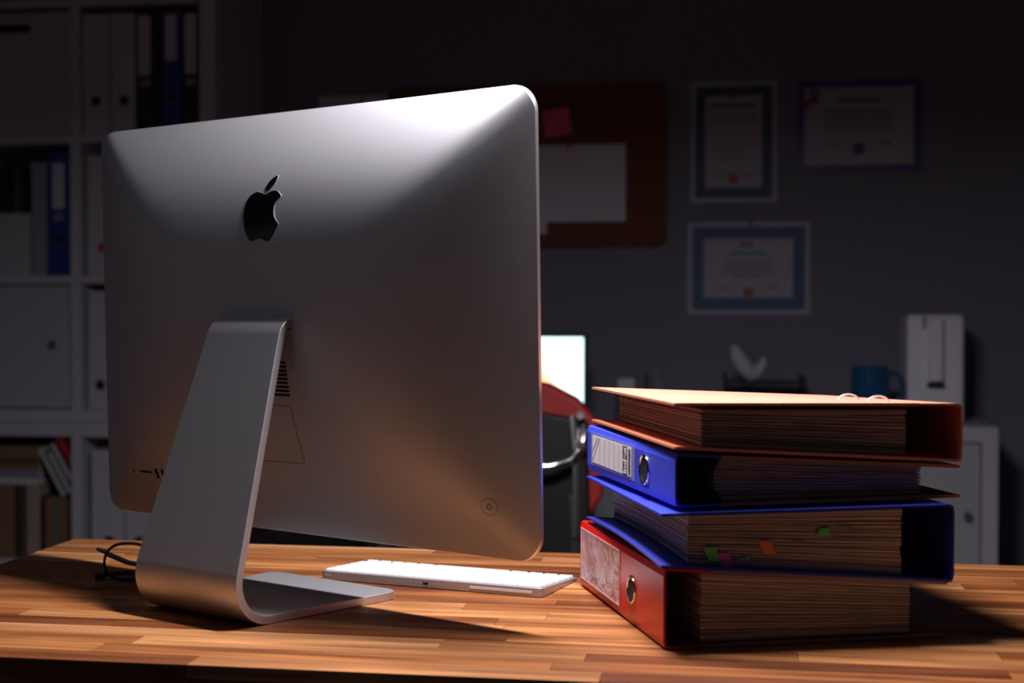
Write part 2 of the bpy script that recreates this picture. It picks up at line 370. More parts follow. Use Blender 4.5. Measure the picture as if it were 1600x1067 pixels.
# stand: one bent plate, wide at the foot, narrow at the neck
path = []; T = .0085
path += [(n, T/2) for n in (-.062, -.058, -.052, -.045, -.03, 0, .03, .06, .09, .115)]
r0 = .038; cx, cz = .115, T/2 + r0; turn = 108.4
for k in range(1, 15): t = R(turn*k/14); path.append((cx + r0*math.sin(t), cz - r0*math.cos(t)))
e0 = path[-1]; d = (math.cos(R(turn)), math.sin(R(turn))); Lr = .246
for k in range(1, 11): path.append((e0[0] + d[0]*Lr*k/10, e0[1] + d[1]*Lr*k/10))
e1 = path[-1]; r1 = .022; h0 = R(turn)
for k in range(1, 9):
    t = h0 + (math.pi - h0)*k/8
    path.append((e1[0] + r1*(math.sin(t)-math.sin(h0)), e1[1] + r1*(math.cos(h0)-math.cos(t))))
e2 = path[-1]; path.append(((e2[0]+.045)/2, e2[1])); path.append((.030, e2[1]))
print('stand top', e2)
cum = [0]
for i in range(1, len(path)): cum.append(cum[-1] + math.hypot(path[i][0]-path[i-1][0], path[i][1]-path[i-1][1]))
def hw(s):
    k = [(0, .1000), (.165, .0795), (.26, .0748), (.49, .0545), (.6, .053)]
    for (a, x), (b, y) in zip(k, k[1:]):
        if s <= b: return x + (y-x)*(s-a)/(b-a)
    return .053
N_ = Vector((NR.x, NR.y, 0)).normalized(); BC = Vector((C0.x, C0.y, TZ)) - CO
vs = []; fs = []; n = len(path)
for i, (pn, pz) in enumerate(path):
    a = path[max(i-1, 0)]; b = path[min(i+1, n-1)]; tx, tz = b[0]-a[0], b[1]-a[1]; l = math.hypot(tx, tz); nx, nz = -tz/l, tx/l
    wv = hw(cum[i])
    if cum[i] < .018: wv -= .018 - math.sqrt(max(0, .018**2 - (.018-cum[i])**2))
    for sgn, off in ((-1, -T/2), (1, -T/2), (1, T/2), (-1, T/2)):
        vs.append(BC + A*(wv*sgn) + N_*(pn + nx*off) + Vector((0, 0, pz + nz*off + .0004)))
for i in range(n-1):
    for j in range(4): k = (j+1) % 4; fs.append((i*4+j, i*4+k, (i+1)*4+k, (i+1)*4+j))
fs.append((3, 2, 1, 0)); fs.append(((n-1)*4, (n-1)*4+1, (n-1)*4+2, (n-1)*4+3))
st = meshobj('stand', vs, fs, M['alu_stand'], comp); bevel(st, .0005, 2, 50)
MB().hexa([BC + A*sx*.0535 + N_*nn + Vector((0, 0, zz)) for zz in (.2935, .3035) for sx, nn in ((-1, .040), (1, .040), (1, .060), (-1, .060))]).build('hinge_mouth', M['hole'], comp)

# ------------------------------------------------------------------ keyboard
kb = empty('keyboard', (-.2098, 1.5284, TZ), -.2406); tag(kb, 'slim white wireless keyboard with silver case lying behind the computer', 'keyboard')
KW, KD = .279, .1149; zr, zf = .0105, .0035
# local: x from -KW..0, y 0 (rear edge, camera side)..KD
def kz(y): return zr + (zf-zr)*y/KD
o = rrect(-KW, 0, 0, KD, .006, 5)
mb = MB(); k = len(o)
mb.v = [(x, y, .0006) for x, y in o] + [(x, y, kz(y)) for x, y in o]
mb.f = [tuple(range(k-1, -1, -1)), tuple(range(k, 2*k))] + [(i, (i+1) % k, k+(i+1) % k, k+i) for i in range(k)]
mb.build('case', M['alu_kb'], kb, bev=.0006)
MB().hexa([(x, y, kz(y)-.0002) for x, y in ((-KW+.004, .004), (-.004, .004), (-.004, KD-.004), (-KW+.004, KD-.004))] + [(x, y, kz(y)+.00015) for x, y in ((-KW+.004, .004), (-.004, .004), (-.004, KD-.004), (-KW+.004, KD-.004))]).build('key_gap_shade', M['lgrey'], kb)  # added grey sheet over the silver case, shade between keys put into colour
u = (KW-.006)/14.5
lay = [[1.5] + [1]*12 + [1], [1]*13 + [1.5], [1.5] + [1]*13, [1.75] + [1]*11 + [1.75], [2.25] + [1]*10 + [2.25], [1, 1, 1, 1.25, 5.25, 1.25, 1, 'a', 'a', 'a']]
rd = (KD-.006)/6; kt = .0024
def key(x0, x1, y0, y1):
    g = .0016; ins = .0004
    p = [(x0+g, y0+g), (x1-g, y0+g), (x1-g, y1-g), (x0+g, y1-g)]; q = [(x0+g+ins, y0+g+ins), (x1-g-ins, y0+g+ins), (x1-g-ins, y1-g-ins), (x0+g+ins, y1-g-ins)]
    MB().hexa([(x, y, kz(y)+.0001) for x, y in p] + [(x, y, kz(y)+kt) for x, y in q]).build('key', M['key'], kb, bev=.0004)
for r, row in enumerate(lay):
    y0 = .003 + r*rd; y1 = y0 + rd; x = -.003     # user's left is towards x=0
    for s_ in row:
        if s_ == 'a': wd = .915*u
        else: wd = s_*u
        if s_ == 'a': key(x-wd, x, y0 + rd/2, y1)
        else: key(x-wd, x, y0, y1)
        x -= wd
    if r == 5: key(-.003-14.5*u+.915*u, -.003-14.5*u+.915*2*u, y0, y0+rd/2)
MB().box(-.087, -.012, -.0004, .001, .0042, .0068).build('antenna_strip', M['antenna'], kb)
MB().box(-.1455, -.1385, -.0003, .001, .0040, .0070).build('charging_port', M['hole'], kb)
MB().box(-.1462, -.1378, -.0002, .001, .0034, .0040).build('port_lip', M['alu_edge'], kb)
MB().box(-.2735, -.2685, -.0003, .001, .0045, .0068).build('power_switch', M['alu_edge'], kb)
MB().box(-.2672, -.2655, -.0003, .001, .0048, .0065).build('green_dot', M['green'], kb)

# ------------------------------------------------------------------ spectacles, folded, half behind the stand
gl = empty('eyeglasses', (-.7330, 1.5420, TZ), R(7)); tag(gl, 'black-framed folded eyeglasses lying on desk left of computer stand', 'eyeglasses')
def lensring(cx):
    P = []
    for k in range(48):
        t = 2*math.pi*k/48; c, s_ = math.cos(t), math.sin(t)
        ex = abs(c)**.78*(1 if c > 0 else -1)*.0275; ez = abs(s_)**.85*(1 if s_ > 0 else -1)*(.0215 if s_ > 0 else .0195)
        P.append((cx + ex - .003*(ez/.02)*0, -.006*((cx+ex-.068)/.068)**2*0 + .0 + (ez+.02)*.18, .0215 + ez))
    return P
fr = MB()
for cx in (.0345, .1015): fr.tube(lensring(cx), .0016, 8, closed=True, rs=[.0017]*48)
fr.tube([(.0605, .006, .026), (.064, .0065, .0295), (.068, .007, .0305), (.072, .0065, .0295), (.0755, .006, .026)], .0018, 8)
fr.build('frame', M['frame'], gl, smooth=True)
for cx in (.0345, .1015):
    P = lensring(cx); meshobj('lens', P, [tuple(range(len(P)))], M['glass'], gl)
for x0 in (.0015, .1345): MB().box(x0-.0045, x0+.0065, -.001, .006, .0008, .0095).build('hinge', M['frame'], gl, bev=.001)
MB().tube([(.003, .006, .006), (.035, .012, .008), (.07, .016, .0095), (.105, .016, .0065), (.128, .013, .003)], .002, 8, flat=1.6).build('temple', M['frame'], gl, smooth=True)
MB().tube([(.134, .006, .006), (.10, .018, .0120), (.07, .026, .0135), (.045, .030, .0135), (.028, .032, .0165), (.012, .034, .0225), (-.002, .035, .0280), (-.0125, .036, .0315)], .0022, 10, rs=[.0015, .0018, .0022, .0026, .0028, .0029, .0027, .0020], flat=1.2).build('temple', M['temple'], gl, smooth=True)

# ------------------------------------------------------------------ lever arch binders in the stack
BL, BW = .318, .285
def fingerring(parent, uf, vc, zc, r, m='chrome'):
    fr_ = MB().tube([(uf(0) , vc + r*math.cos(t), zc + r*math.sin(t)) for t in [2*math.pi*k/32 for k in range(32)]], .0013, 8, closed=True)
    f = fr_.build('finger_ring', M[m], parent, smooth=True)
    P = [(uf(.0008), vc + r*math.cos(2*math.pi*k/32), zc + r*math.sin(2*math.pi*k/32)) for k in range(32)]
    meshobj('finger_hole', P, [tuple(range(32))], M['hole'], f)
def binder(name, label, X, Y, yaw, zb, zt, m_out, m_in, spine_right, m_edge, pu, nsheet, bow=(0, 0), pvar=.0012, curve=0, edge_from=.045, pz=(0, 0)):
    b = empty(name, (X, Y, TZ), yaw); tag(b, label, 'binder', 'stacked lever arch binders')
    def Z(c, u, v): return c[0] + (c[1]-c[0])*v/BL + (c[2]-c[0])*u/BW + (c[3] if len(c) > 3 else 0)*u*v/BW/BL
    T = .0023; sp = (lambda u: BW-u) if spine_right else (lambda u: u)     # u measured from the spine
    def cover(nm, c, side, bw):
        NU, NV = 10, 10; vs = []; fs = []; fm = []
        for L_ in (0, 1):
            for i in range(NU+1):
                for j in range(NV+1):
                    us = .006 + (BW-.006)*i/NU; uu = sp(us); v = BL*j/NV
                    z = Z(c, uu, v) + bw*math.sin(math.pi*j/NV)*(us/BW)
                    vs.append((uu, v, z - side*L_*T))
        st_ = (NU+1)*(NV+1)
        for i in range(NU):
            for j in range(NV):
                a = i*(NV+1)+j; q = (a, a+NV+1, a+NV+2, a+1)
                fs.append(q); fm.append(0); fs.append(tuple(x+st_ for x in q[::-1])); fm.append(1)
        per = [i*(NV+1) for i in range(NU+1)] + [NU*(NV+1)+j for j in range(1, NV+1)] + [i*(NV+1)+NV for i in range(NU-1, -1, -1)] + [j for j in range(NV-1, 0, -1)]
        for k in range(len(per)): a, c2 = per[k], per[(k+1) % len(per)]; fs.append((a, c2, c2+st_, a+st_)); fm.append(0)
        o = meshobj(nm, vs, fs, None, b, mats=[M[m_out], M[m_in]], fm=fm)
        me = o.data; me.polygons.foreach_set('use_smooth', [True]*len(me.polygons))
        es = o.modifiers.new('es', 'EDGE_SPLIT'); es.split_angle = R(35)
        # strip along the near edge of the board
        e = MB(); n = 10; u0 = edge_from; u1 = BW - .002
        for k in range(n):
            ua, ub = u0+(u1-u0)*k/n, u0+(u1-u0)*(k+1)/n
            za, zb_ = Z(c, sp(ua), 0), Z(c, sp(ub), 0); lo, hi = (-.0003, T+.0003)
            e.hexa([(sp(ua), -.0007, za - side*hi), (sp(ub), -.0007, zb_ - side*hi), (sp(ub), .004, zb_ - side*hi), (sp(ua), .004, za - side*hi),
                    (sp(ua), -.0007, za - side*lo), (sp(ub), -.0007, zb_ - side*lo), (sp(ub), .004, zb_ - side*lo), (sp(ua), .004, za - side*lo)])
        if m_edge: e.build('edge_protector', M[m_edge], o)
        return o
    cover('lower_cover', zb, -1, bow[0]); cover('upper_cover', zt, 1, bow[1])
    # spine with folded shoulders
    u_s = sp(0); vs = []; fs = []; fm = []; NV = 8
    def prof(v):
        b0, t0 = Z(zb, u_s, v), Z(zt, u_s, v)
        outp = [(.0062, b0), (.0015, b0+.0012), (0, b0+.0075), (0, t0-.0075), (.0015, t0-.0012), (.0062, t0)]
        inp = [(.0062, b0+T), (.003, b0+T+.001), (T, b0+.0085), (T, t0-.0085), (.003, t0-T-.001), (.0062, t0-T)]
        return outp + inp[::-1]
    for j in range(NV+1):
        v = BL*j/NV
        for us, z in prof(v): vs.append((sp(us), v, z))
    n = 12
    for j in range(NV):
        for i in range(n): k = (i+1) % n; fs.append((j*n+i, (j+1)*n+i, (j+1)*n+k, j*n+k)); fm.append(1 if 6 <= i <= 10 else 0)
    fs.append(tuple(range(n))); fs.append(tuple(range(NV*n+n-1, NV*n-1, -1))); fm += [0, 0]
    spn = meshobj('spine', vs, fs, None, b, mats=[M[m_out], M[m_in]], fm=fm)
    # sheets
    ps = MB(); rnd = random.Random(name+label)
    u0, u1 = pu
    du = 0
    for k in range(nsheet):
        f0 = k/nsheet; f1 = f0 + (1/nsheet)*rnd.uniform(.72, .97)
        du = du*.7 + rnd.uniform(-pvar, pvar)*.6; dv = rnd.uniform(-.0006, .0006)
        sag = curve*(1-math.cos((f0-.5)*math.pi))
        fan = [0]
        seg = 5; L0, L1 = u0 + du + sag, u1 + du*.8 - (0 if not curve else 0) + rnd.uniform(-pvar, pvar)*.4
        def zz(u_, v_, f):
            lo, hi = Z(zb, u_, v_) + T + .0006 + pz[0] + bow[0]*math.sin(math.pi*v_/BL)*(sp(u_)/BW), Z(zt, u_, v_) - T - .0006 - pz[1] + bow[1]*math.sin(math.pi*v_/BL)*(sp(u_)/BW)
            wob = .0006*math.sin(k*1.7 + u_*30)*(1 if .1 < f < .9 else 0)
            return lo + (hi-lo)*f + wob
        va, vb = .011 + dv, .307 + dv; ms = 4; kk = len(ps.v)
        us_ = [L0 + (L1-L0)*i/ms for i in range(ms+1)]; vs_ = [va + (vb-va)*i/4 for i in range(5)]
        # ring of side quads + top + bottom as grids (closed island)
        for f in (f0, f1):
            for uu in us_:
                for v in vs_: ps.v.append((uu, v, zz(uu, v, f)))
        g = (ms+1)*5
        for i in range(ms):
            for j in range(4):
                a = kk + i*5 + j; ps.f.append((a, a+1, a+6, a+5)); ps.f.append((a+g, a+g+5, a+g+6, a+g+1))
        for i in range(ms):
            a = kk + i*5; ps.f.append((a, a+5, a+5+g, a+g)); a += 4; ps.f.append((a, a+g, a+5+g, a+5))
        for j in range(4):
            a = kk + j; ps.f.append((a, a+g, a+g+1, a+1)); a += ms*5; ps.f.append((a, a+1, a+g+1, a+g))
    p = ps.build('paper_stack', M['paper'], b); p['kind'] = 'stuff'
    # lever mechanism: base plate on the lower cover and two rings
    us = .028
    zl = Z(zb, sp(us), .16) + T
    mech = MB().box(min(sp(.012), sp(.02)), max(sp(.012), sp(.02)), .10, .22, zl+.0005, zl+.003).build('mechanism_plate', M['metal'], b)
    for vc in (.12, .20):
        h = Z(zt, sp(us), vc) - zl - .012
        MB().tube([(sp(.016), vc, zl+.002), (sp(.016), vc, zl+h*.8), (sp(.022), vc, zl+h), (sp(.034), vc, zl+h), (sp(.042), vc, zl+h*.8)], .0016, 8).build('ring', M['chrome'], mech, smooth=True)
    return b, Z, sp, T
# red, lowest
bR, Z, sp, T = binder('lever_arch_binder', 'red binder at the bottom of the stack with its spine to the left', -.0666, 1.3097, .3535, (.0006, .0006, .0006), (.0758, .0752, .0533), 'red', 'red_in', False, 'edge', (.040, .2515), 64)
def onspine(P, off): return [(-off, v, z) for v, z in P]
def spineplate(name, v0, v1, z0, z1, off, m, parent, thk=.0003, slope=0):
    return MB().hexa([(-off, v0, z0), (-off, v1, z0), (-off-thk, v1, z0), (-off-thk, v0, z0), (-off, v0, z1), (-off, v1, z1), (-off-thk, v1, z1), (-off-thk, v0, z1)]).build(name, m, parent)
pk = spineplate('label_pocket', .149, .311, .0110, .0676, .0003, M['pocket'], bR)
for a in ((.149, .311, .0105, .0115), (.149, .311, .0671, .0681), (.3105, .3115, .0105, .0681), (.1485, .1495, .0105, .034), (.1485, .1495, .047, .0681)): spineplate('pocket_rim', *a, .0004, M['rim'], pk, .0006)
fingerring(bR, lambda d: -.0006-(-d*0)-.0002, .105, .0362, .0130)
# blue with coloured flags
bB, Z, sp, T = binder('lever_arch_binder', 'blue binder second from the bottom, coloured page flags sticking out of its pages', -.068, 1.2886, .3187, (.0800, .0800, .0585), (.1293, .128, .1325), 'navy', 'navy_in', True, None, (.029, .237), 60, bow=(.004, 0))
def flag(parent, pts_, m, lab):
    z = [(u_, .0095, h) for u_, h in pts_]; z2 = [(u_, .0088, h) for u_, h in pts_]; n = len(z)
    o_ = meshobj('page_flag', z + z2, [tuple(range(n)), tuple(range(2*n-1, n-1, -1))] + [(i, (i+1) % n, n+(i+1) % n, n+i) for i in range(n)], M[m], parent); o_['label'] = lab
for P, m, lab in (([(.0430, .0965), (.0545, .0962), (.0590, .0830), (.0482, .0832)], 'fgreen', 'green page flag nearest the spine opening'),
        ([(.0565, .0906), (.0680, .0901), (.0725, .0756), (.0605, .0759)], 'fpink', 'magenta page flag'), ([(.0955, .1010), (.1070, .1007), (.1135, .0880), (.1010, .0884)], 'forange', 'orange page flag'),
        ([(.1560, .1112), (.1665, .1110), (.1628, .1042), (.1515, .1045)], 'fgreen', 'green page flag near the top'), ([(.1730, .1122), (.1885, .1104), (.1885, .1096), (.1735, .1109)], 'fblue', 'bent blue page flag'),
        ([(.0740, .0868), (.0800, .0850), (.0880, .0872), (.0860, .0828), (.0780, .0830)], 'fblue', 'folded blue page flag'), ([(.128, .0990), (.140, .0984), (.140, .0976), (.128, .0982)], 'fpink', 'edge of a magenta flag')):
    flag(bB, P, m, lab)
# blue with index label
bC, Z, sp, T = binder('lever_arch_binder', 'blue binder with a white index label on its spine, second from the top', -.056, 1.3024, .3596, (.1331, .1331, .1362), (.1828, .1852, .1666), 'blue', 'dark_in', False, 'kraft', (.041, .2500), 44, curve=.008)
spineplate('label_pocket', .128, .300, .1425, .1790, .0003, M['bluerim'], bC, .0002)
lc = spineplate('label', .139, .293, .1455, .1755, .0006, M['card'], bC, .0003)
spineplate('label_band', .154, .170, .1456, .1754, .00095, M['ink'], lc, .0001)
for k in range(5): spineplate('label_fold', .184+k*.019, .1848+k*.019, .146, .175, .00095, M['greyink'], lc, .0001)
MB().tube([(-.00105, .262, .1745), (-.00105, .291, .1475)], .0002, 5).build('label_line', M['ink'], lc); MB().tube([(-.00105, .270, .1745), (-.00105, .292, .1575)], .0002, 5).build('label_line', M['ink'], lc)
zz_ = .1475; rb = random.Random(3); bars = MB()
while zz_ < .1735:
    wz = rb.choice((.0004, .0008, .0012)); bars.hexa([(-.00095, .1425, zz_), (-.00095, .1495, zz_), (-.00105, .1495, zz_), (-.00105, .1425, zz_), (-.00095, .1425, zz_+wz), (-.00095, .1495, zz_+wz), (-.00105, .1495, zz_+wz), (-.00105, .1425, zz_+wz)]); zz_ += wz + rb.choice((.0005, .0009))
bars.build('barcode', M['ink'], lc)
tcu = bpy.data.curves.new('index_text', 'FONT'); tcu.body = 'index'; tcu.size = .0135; tcu.extrude = .00005; tcu.offset = .0004
to = bpy.data.objects.new('index_text', tcu); col.objects.link(to)
bpy.context.view_layer.update()
tm = bpy.data.meshes.new_from_object(to.evaluated_get(bpy.context.evaluated_depsgraph_get())); bpy.data.objects.remove(to)
xs = [v.co.x for v in tm.vertices]; ys = [v.co.y for v in tm.vertices]; tw = max(xs) - min(xs); mnx, mny, mxy = min(xs), min(ys), max(ys)
for v in tm.vertices:
    a, b_, c_ = (v.co.x - mnx)/tw, v.co.y, v.co.z
    v.co = Vector((-.00112 - c_, .1680 - (b_ - mny)/(mxy - mny)*.0125*1.0, .1470 + a*.0272)) if False else Vector((-.00112 - c_, .1560 + (b_ - mny)/(mxy - mny)*.0125, .1470 + a*.0272))
tm.materials.clear(); tm.materials.append(M['white']); link(bpy.data.objects.new('index_lettering', tm), lc)
fingerring(bC, lambda d: -.0008, .0945, .1585, .0142)
# orange on top
bO, Z, sp, T = binder('lever_arch_binder', 'orange binder on top of the stack with its spine to the right', -.0568, 1.2988, .3399, (.1874, .1895, .1705), (.2295, .2283, .2266, -.009), 'orange', 'orange_in', True, 'orange', (.0295, .232), 46, pz=(0, .004))
for (u_, v_) in ((.2250, .126), (.2300, .066)):
    zc = Z((.2295, .2283, .2266, -.009), u_, v_)
    MB().tube([(u_ + .0125*math.cos(R(t)), v_, zc - .004 + .0090*math.sin(R(t))) for t in range(0, 181, 12)], .0011, 8).build('ring_slot_rim', M['alu_edge'], bO, smooth=True)

# ------------------------------------------------------------------ shelving units on the left
XA, XB, XC, XD, XE = -2.175, -2.13, -1.786, -1.757, -1.418     # outer, cell, divider, divider, cell end
XF = -1.373; YF, YB = 3.6, 3.985
def unit(name, label, z0, z1, tb, boards, bt=.020):
    o = empty(name, ((XA+XF)/2, (YF+YB)/2, z0)); oo = o.location; tag(o, label, 'shelf')
    def bx(nm, x0, x1, za, zb_, y0=YF, y1=YB, m='laminate'): return MB().box(x0-oo.x, x1-oo.x, y0-oo.y, y1-oo.y, za-oo.z, zb_-oo.z).build(nm, M[m], o, bev=.001)
    bx('side_panel', XA, XB, z0, z1); bx('side_panel', XE, XF, z0, z1)
    bx('end_board', XB, XE, z0, z0+tb); bx('end_board', XB, XE, z1-tb, z1)
    bx('divider', XC, XD, z0+tb, z1-tb)
    for zb_ in boards:
        bx('shelf_board', XB, XC, zb_-bt, zb_); bx('shelf_board', XD, XE, zb_-bt, zb_)
    bx('back_panel', XB, XE, z0+tb, z1-tb, YB-.01, YB-.002)
unit('shelving_unit', 'low white cube shelving unit with books and binders, under the tall one', 0, .7545, .038, [.378])
unit('shelving_unit', 'tall white cube shelving unit with boxes and binders at left', .7555, 2.30, .034, [1.154, 1.534, 1.902], .022)
G = 'binders on the white shelves'
def sbinder(label, x0, x1, z0, h, m, hole=None, lab=None, y=3.615, text=None, extra=None, group=G):
    xm = (x0+x1)/2; o = empty('binder', (xm, y, z0)); tag(o, label, 'binder', group)
    w_ = (x1-x0)/2 - .001
    MB().box(-w_, w_, 0, .003, .0005, h).build('spine', M[m], o, bev=.0012)
    MB().box(-w_, -w_+.003, .003, .285, .0005, h).build('front_cover', M[m], o); MB().box(w_-.003, w_, .003, .285, .0005, h).build('back_cover', M[m], o)
    pp = MB()
    for k in range(12): a = -w_+.005 + (2*w_-.01)*k/12; pp.box(a, a+(2*w_-.01)/12*.9, .02+.001*(k % 3), .275, .006, h-.014+.001*(k % 2))
    q = pp.build('paper_stack', M['paper'], o); q['kind'] = 'stuff'
    if hole is not None:
        f = MB().tube([(hole[0] + .0135*math.cos(t), -.0006, hole[1] + .0135*math.sin(t)) for t in [2*math.pi*k/24 for k in range(24)]], .0012, 6, closed=True).build('finger_ring', M['metal'], o, smooth=True)
        MB().cyl((hole[0], -.0008, hole[1]), (hole[0], .001, hole[1]), .013, n=24).build('finger_hole', M['hole'], f)
    if lab:
        l = MB().box(lab[0], lab[1], -.001, 0, lab[2], lab[3]).build('label', M[lab[4] if len(lab) > 4 else 'label'], o)
    if text:
        for (a, b_, c_, d_) in text: MB().box(a, b_, -.0008, 0, c_, d_).build('printed_line', M['lgrey'], o)
    if extra:
        for (a, b_, c_, d_, mm) in extra: MB().box(a, b_, -.0018, 0, c_, d_).build('sticker', M[mm], o)
    return o
z0 = 1.5345
sbinder('white binder with round black finger hole, left of the two in the top middle cell', -1.755, -1.678, z0, .326, 'wbinder', (-.001, .091))
sbinder('white binder between its white twin and a black binder, top middle cell', -1.675, -1.604, z0, .326, 'wbinder', (.003, .091))
sbinder('black binder with long pale label beside the white binders on the top shelf', -1.602, -1.530, z0, .325, 'bbinder', (.0, .062), (-.029, .005, .158, .318), text=[(-.028, .006, .128, .136), (-.024, .004, .140, .148)])
sbinder('dark blue binder between two black binders on the top shelf', -1.528, -1.474, z0, .330, 'dblue', (.0, .097), (-.018, .013, .196, .316), extra=[(-.019, .014, .316, .321, 'redlabel'), (-.019, .014, .191, .196, 'redlabel')])
sbinder('black binder with pale label at the right end of the top shelf', -1.472, -1.420, z0, .325, 'bbinder', (.0, .062), (-.018, .014, .158, .318), text=[(-.014, .012, .128, .146)])
z0 = 1.1545
sbinder('bright blue binder in the left cell of the second shelf', -1.860, -1.788, z0, .334, 'dblue', (.0, .096), (-.020, .014, .182, .306), text=[(-.018, .014, .150, .158), (-.014, .010, .163, .170)])
sbinder('white binder with small red and black sticker, at left edge of the computer', -1.745, -1.672, z0, .325, 'wbinder', None, extra=[(-.003, .017, .063, .089, 'redlabel'), (.018, .034, .063, .089, 'bbinder')])
sbinder('white binder with black finger hole on the third shelf, at left edge of the computer', -1.744, -1.668, .7900, .322, 'wbinder', (-.002, .067))
sbinder('white binder behind the desk, left of two under the computer', -1.736, -1.641, .3785, .300, 'wbinder', (.004, .055))
sbinder('white binder behind the desk, right of two under the computer', -1.638, -1.566, .3785, .300, 'wbinder', (.004, .055))
sbinder('white binder partly hidden by the slanted metal stand', -1.557, -1.485, .3785, .300, 'wbinder', (.0, .055))
# box with a drawer front, top left
def boxunit(name, label, cat, x0, x1, z0, z1, kind):
    o = empty(name, ((x0+x1)/2, YF+.012, z0)); tag(o, label, cat); w_ = (x1-x0)/2
    if kind == 'box':
        MB().box(-w_, w_, .004, .35, 0, z1-z0).build('body', M['laminate2'], o, bev=.003)
        MB().box(-w_+.002, w_-.002, 0, .004, .002, z1-z0-.002).build('front_panel', M['laminate2'], o, bev=.001)
        pl = rrect(-.055, .085-.03, z1-z0-.056, z1-z0-.034, .008, 4)
        MB().prism(pl, lambda p, d: (p[0], d, p[1]), -.0006, .001).build('grip_hole', M['hole'], o)
    else:
        MB().box(-w_, w_, .016, .05, 0, z1-z0).build('insert_frame', M['laminate'], o)
        dr = MB().box(-w_+.004, w_-.004, 0, .015, .004, z1-z0-.004).build('door', M['laminate2'], o, bev=.0015)
        kn = MB().lathe([(.004, 0), (.004, .008), (.010, .012), (.011, .018), (.008, .022)], 0, 0, 20)
        kn.v = [(x+w_-.05, -z, y+.178) for x, y, z in kn.v]; kn.build('knob', M['metal'], dr, smooth=True)
boxunit('storage_box', 'white storage box with dark grip slot in the top left cell', 'box', -2.127, -1.789, 1.5345, 1.872, 'box')
boxunit('cabinet_door_insert', 'white square door with small knob filling the left cell of the third shelf', 'cabinet door', -2.129, -1.787, .7900, 1.131, 'door')
# magazine box and folders, second shelf left
o = empty('magazine_box', (-1.984, 3.63, 1.1545)); tag(o, 'low white open box holding dark folders on the second shelf', 'box')
MB().box(-.066, .066, 0, .004, 0, .172).build('front_panel', M['laminate2'], o, bev=.001)
for sx in (-.066, .062): MB().hexa([(sx, .004, 0), (sx+.004, .004, 0), (sx+.004, .26, 0), (sx, .26, 0), (sx, .004, .172), (sx+.004, .004, .172), (sx+.004, .26, .28), (sx, .26, .28)]).build('side_panel', M['laminate2'], o)
MB().box(-.062, .062, .004, .26, 0, .004).build('bottom_panel', M['laminate2'], o); MB().box(-.066, .066, .26, .264, 0, .28).build('back_panel', M['laminate2'], o)
for k, (x, h, m, lb) in enumerate(((-2.032, .300, 'dgrey', 'dark grey folder at the left of the low white box'), (-1.998, .308, 'b_black', 'black folder in the middle of the low white box'), (-1.962, .296, 'dgrey', 'dark grey folder at the right of the low white box'))):
    o = empty('folder', (x, 3.64, 1.160)); tag(o, lb, 'folder', 'folders in the low white box')
    MB().box(-.012, .012, 0, .003, 0, h).build('spine', M[m], o, bev=.001); MB().box(-.012, -.010, .003, .23, 0, h).build('cover', M[m], o); MB().box(.010, .012, .003, .23, 0, h).build('cover', M[m], o)
    MB().box(-.009, .009, .006, .225, .002, h-.006).build('paper_stack', M['paper'], o)
o = empty('magazine_file', (-1.888, 3.63, 1.1545)); tag(o, 'light grey folder leaning between the low white box and the blue binder', 'folder')
def lean(x0, x1, y0, y1, z0, z1, dx): return [(x0, y0, z0), (x1, y0, z0), (x1, y1, z0), (x0, y1, z0), (x0-dx, y0, z1), (x1-dx, y0, z1), (x1-dx, y1, z1), (x0-dx, y1, z1)]
MB().hexa(lean(-.022, .028, 0, .003, 0, .31, .004)).build('spine', M['lgrey'], o); MB().hexa(lean(-.020, .026, .004, .22, .002, .300, .004)).build('paper_stack', M['paper'], o)
MB().hexa(lean(-.022, -.020, .003, .23, 0, .31, .004)).build('cover', M['lgrey'], o); MB().hexa(lean(.026, .028, .003, .23, 0, .31, .004)).build('cover', M['lgrey'], o)
# books, low unit left cell
def book(label, x0, x1, h, m, z=.3785, y=3.625, dep_=.16, group='books standing in the low shelf'):
    w_ = (x1-x0)/2 - .0006; o = empty('book', ((x0+x1)/2, y, z)); tag(o, label, 'book', group)
    MB().box(-w_, w_, 0, .003, 0, h).build('spine', M[m], o, bev=.001); MB().box(-w_, -w_+.002, .003, dep_, 0, h).build('cover', M[m], o); MB().box(w_-.002, w_, .003, dep_, 0, h).build('cover', M[m], o)
    MB().box(-w_+.0022, w_-.0022, .004, dep_-.004, .003, h-.004).build('pages', M['paper'], o)
    return o
bs = [(-2.128, -2.085, 'b_tan', 'tan book left end of the low shelf'), (-2.085, -2.045, 'b_dark', 'dark book near the left end of the low shelf'), (-2.045, -2.002, 'b_orange', 'orange-brown book, third from the left end of the low shelf'), (-2.002, -1.965, 'b_brown', 'brown book left of the thin black book'),
      (-1.965, -1.951, 'b_black', 'thin black book left of the dark brown one, low shelf'), (-1.951, -1.930, 'b_dark', 'dark brown book left of the wide tan book'), (-1.930, -1.890, 'b_tan', 'wide tan book under the flat pile'), (-1.890, -1.875, 'b_black', 'thin black book right of the wide tan book'),
      (-1.875, -1.858, 'b_orange', 'orange-brown book under the pile\'s right end'), (-1.858, -1.834, 'b_green', 'grey-green book below the leaning books'), (-1.834, -1.812, 'b_brown', 'brown book below the leaning books'), (-1.812, -1.790, 'b_dark', 'dark brown book beside the shelf divider')]
for i, (a, b_, m, lb) in enumerate(bs): book(lb, a, b_, .200 if b_ < -1.88 else .165 + .006*(i % 2), m)
zc = .5790
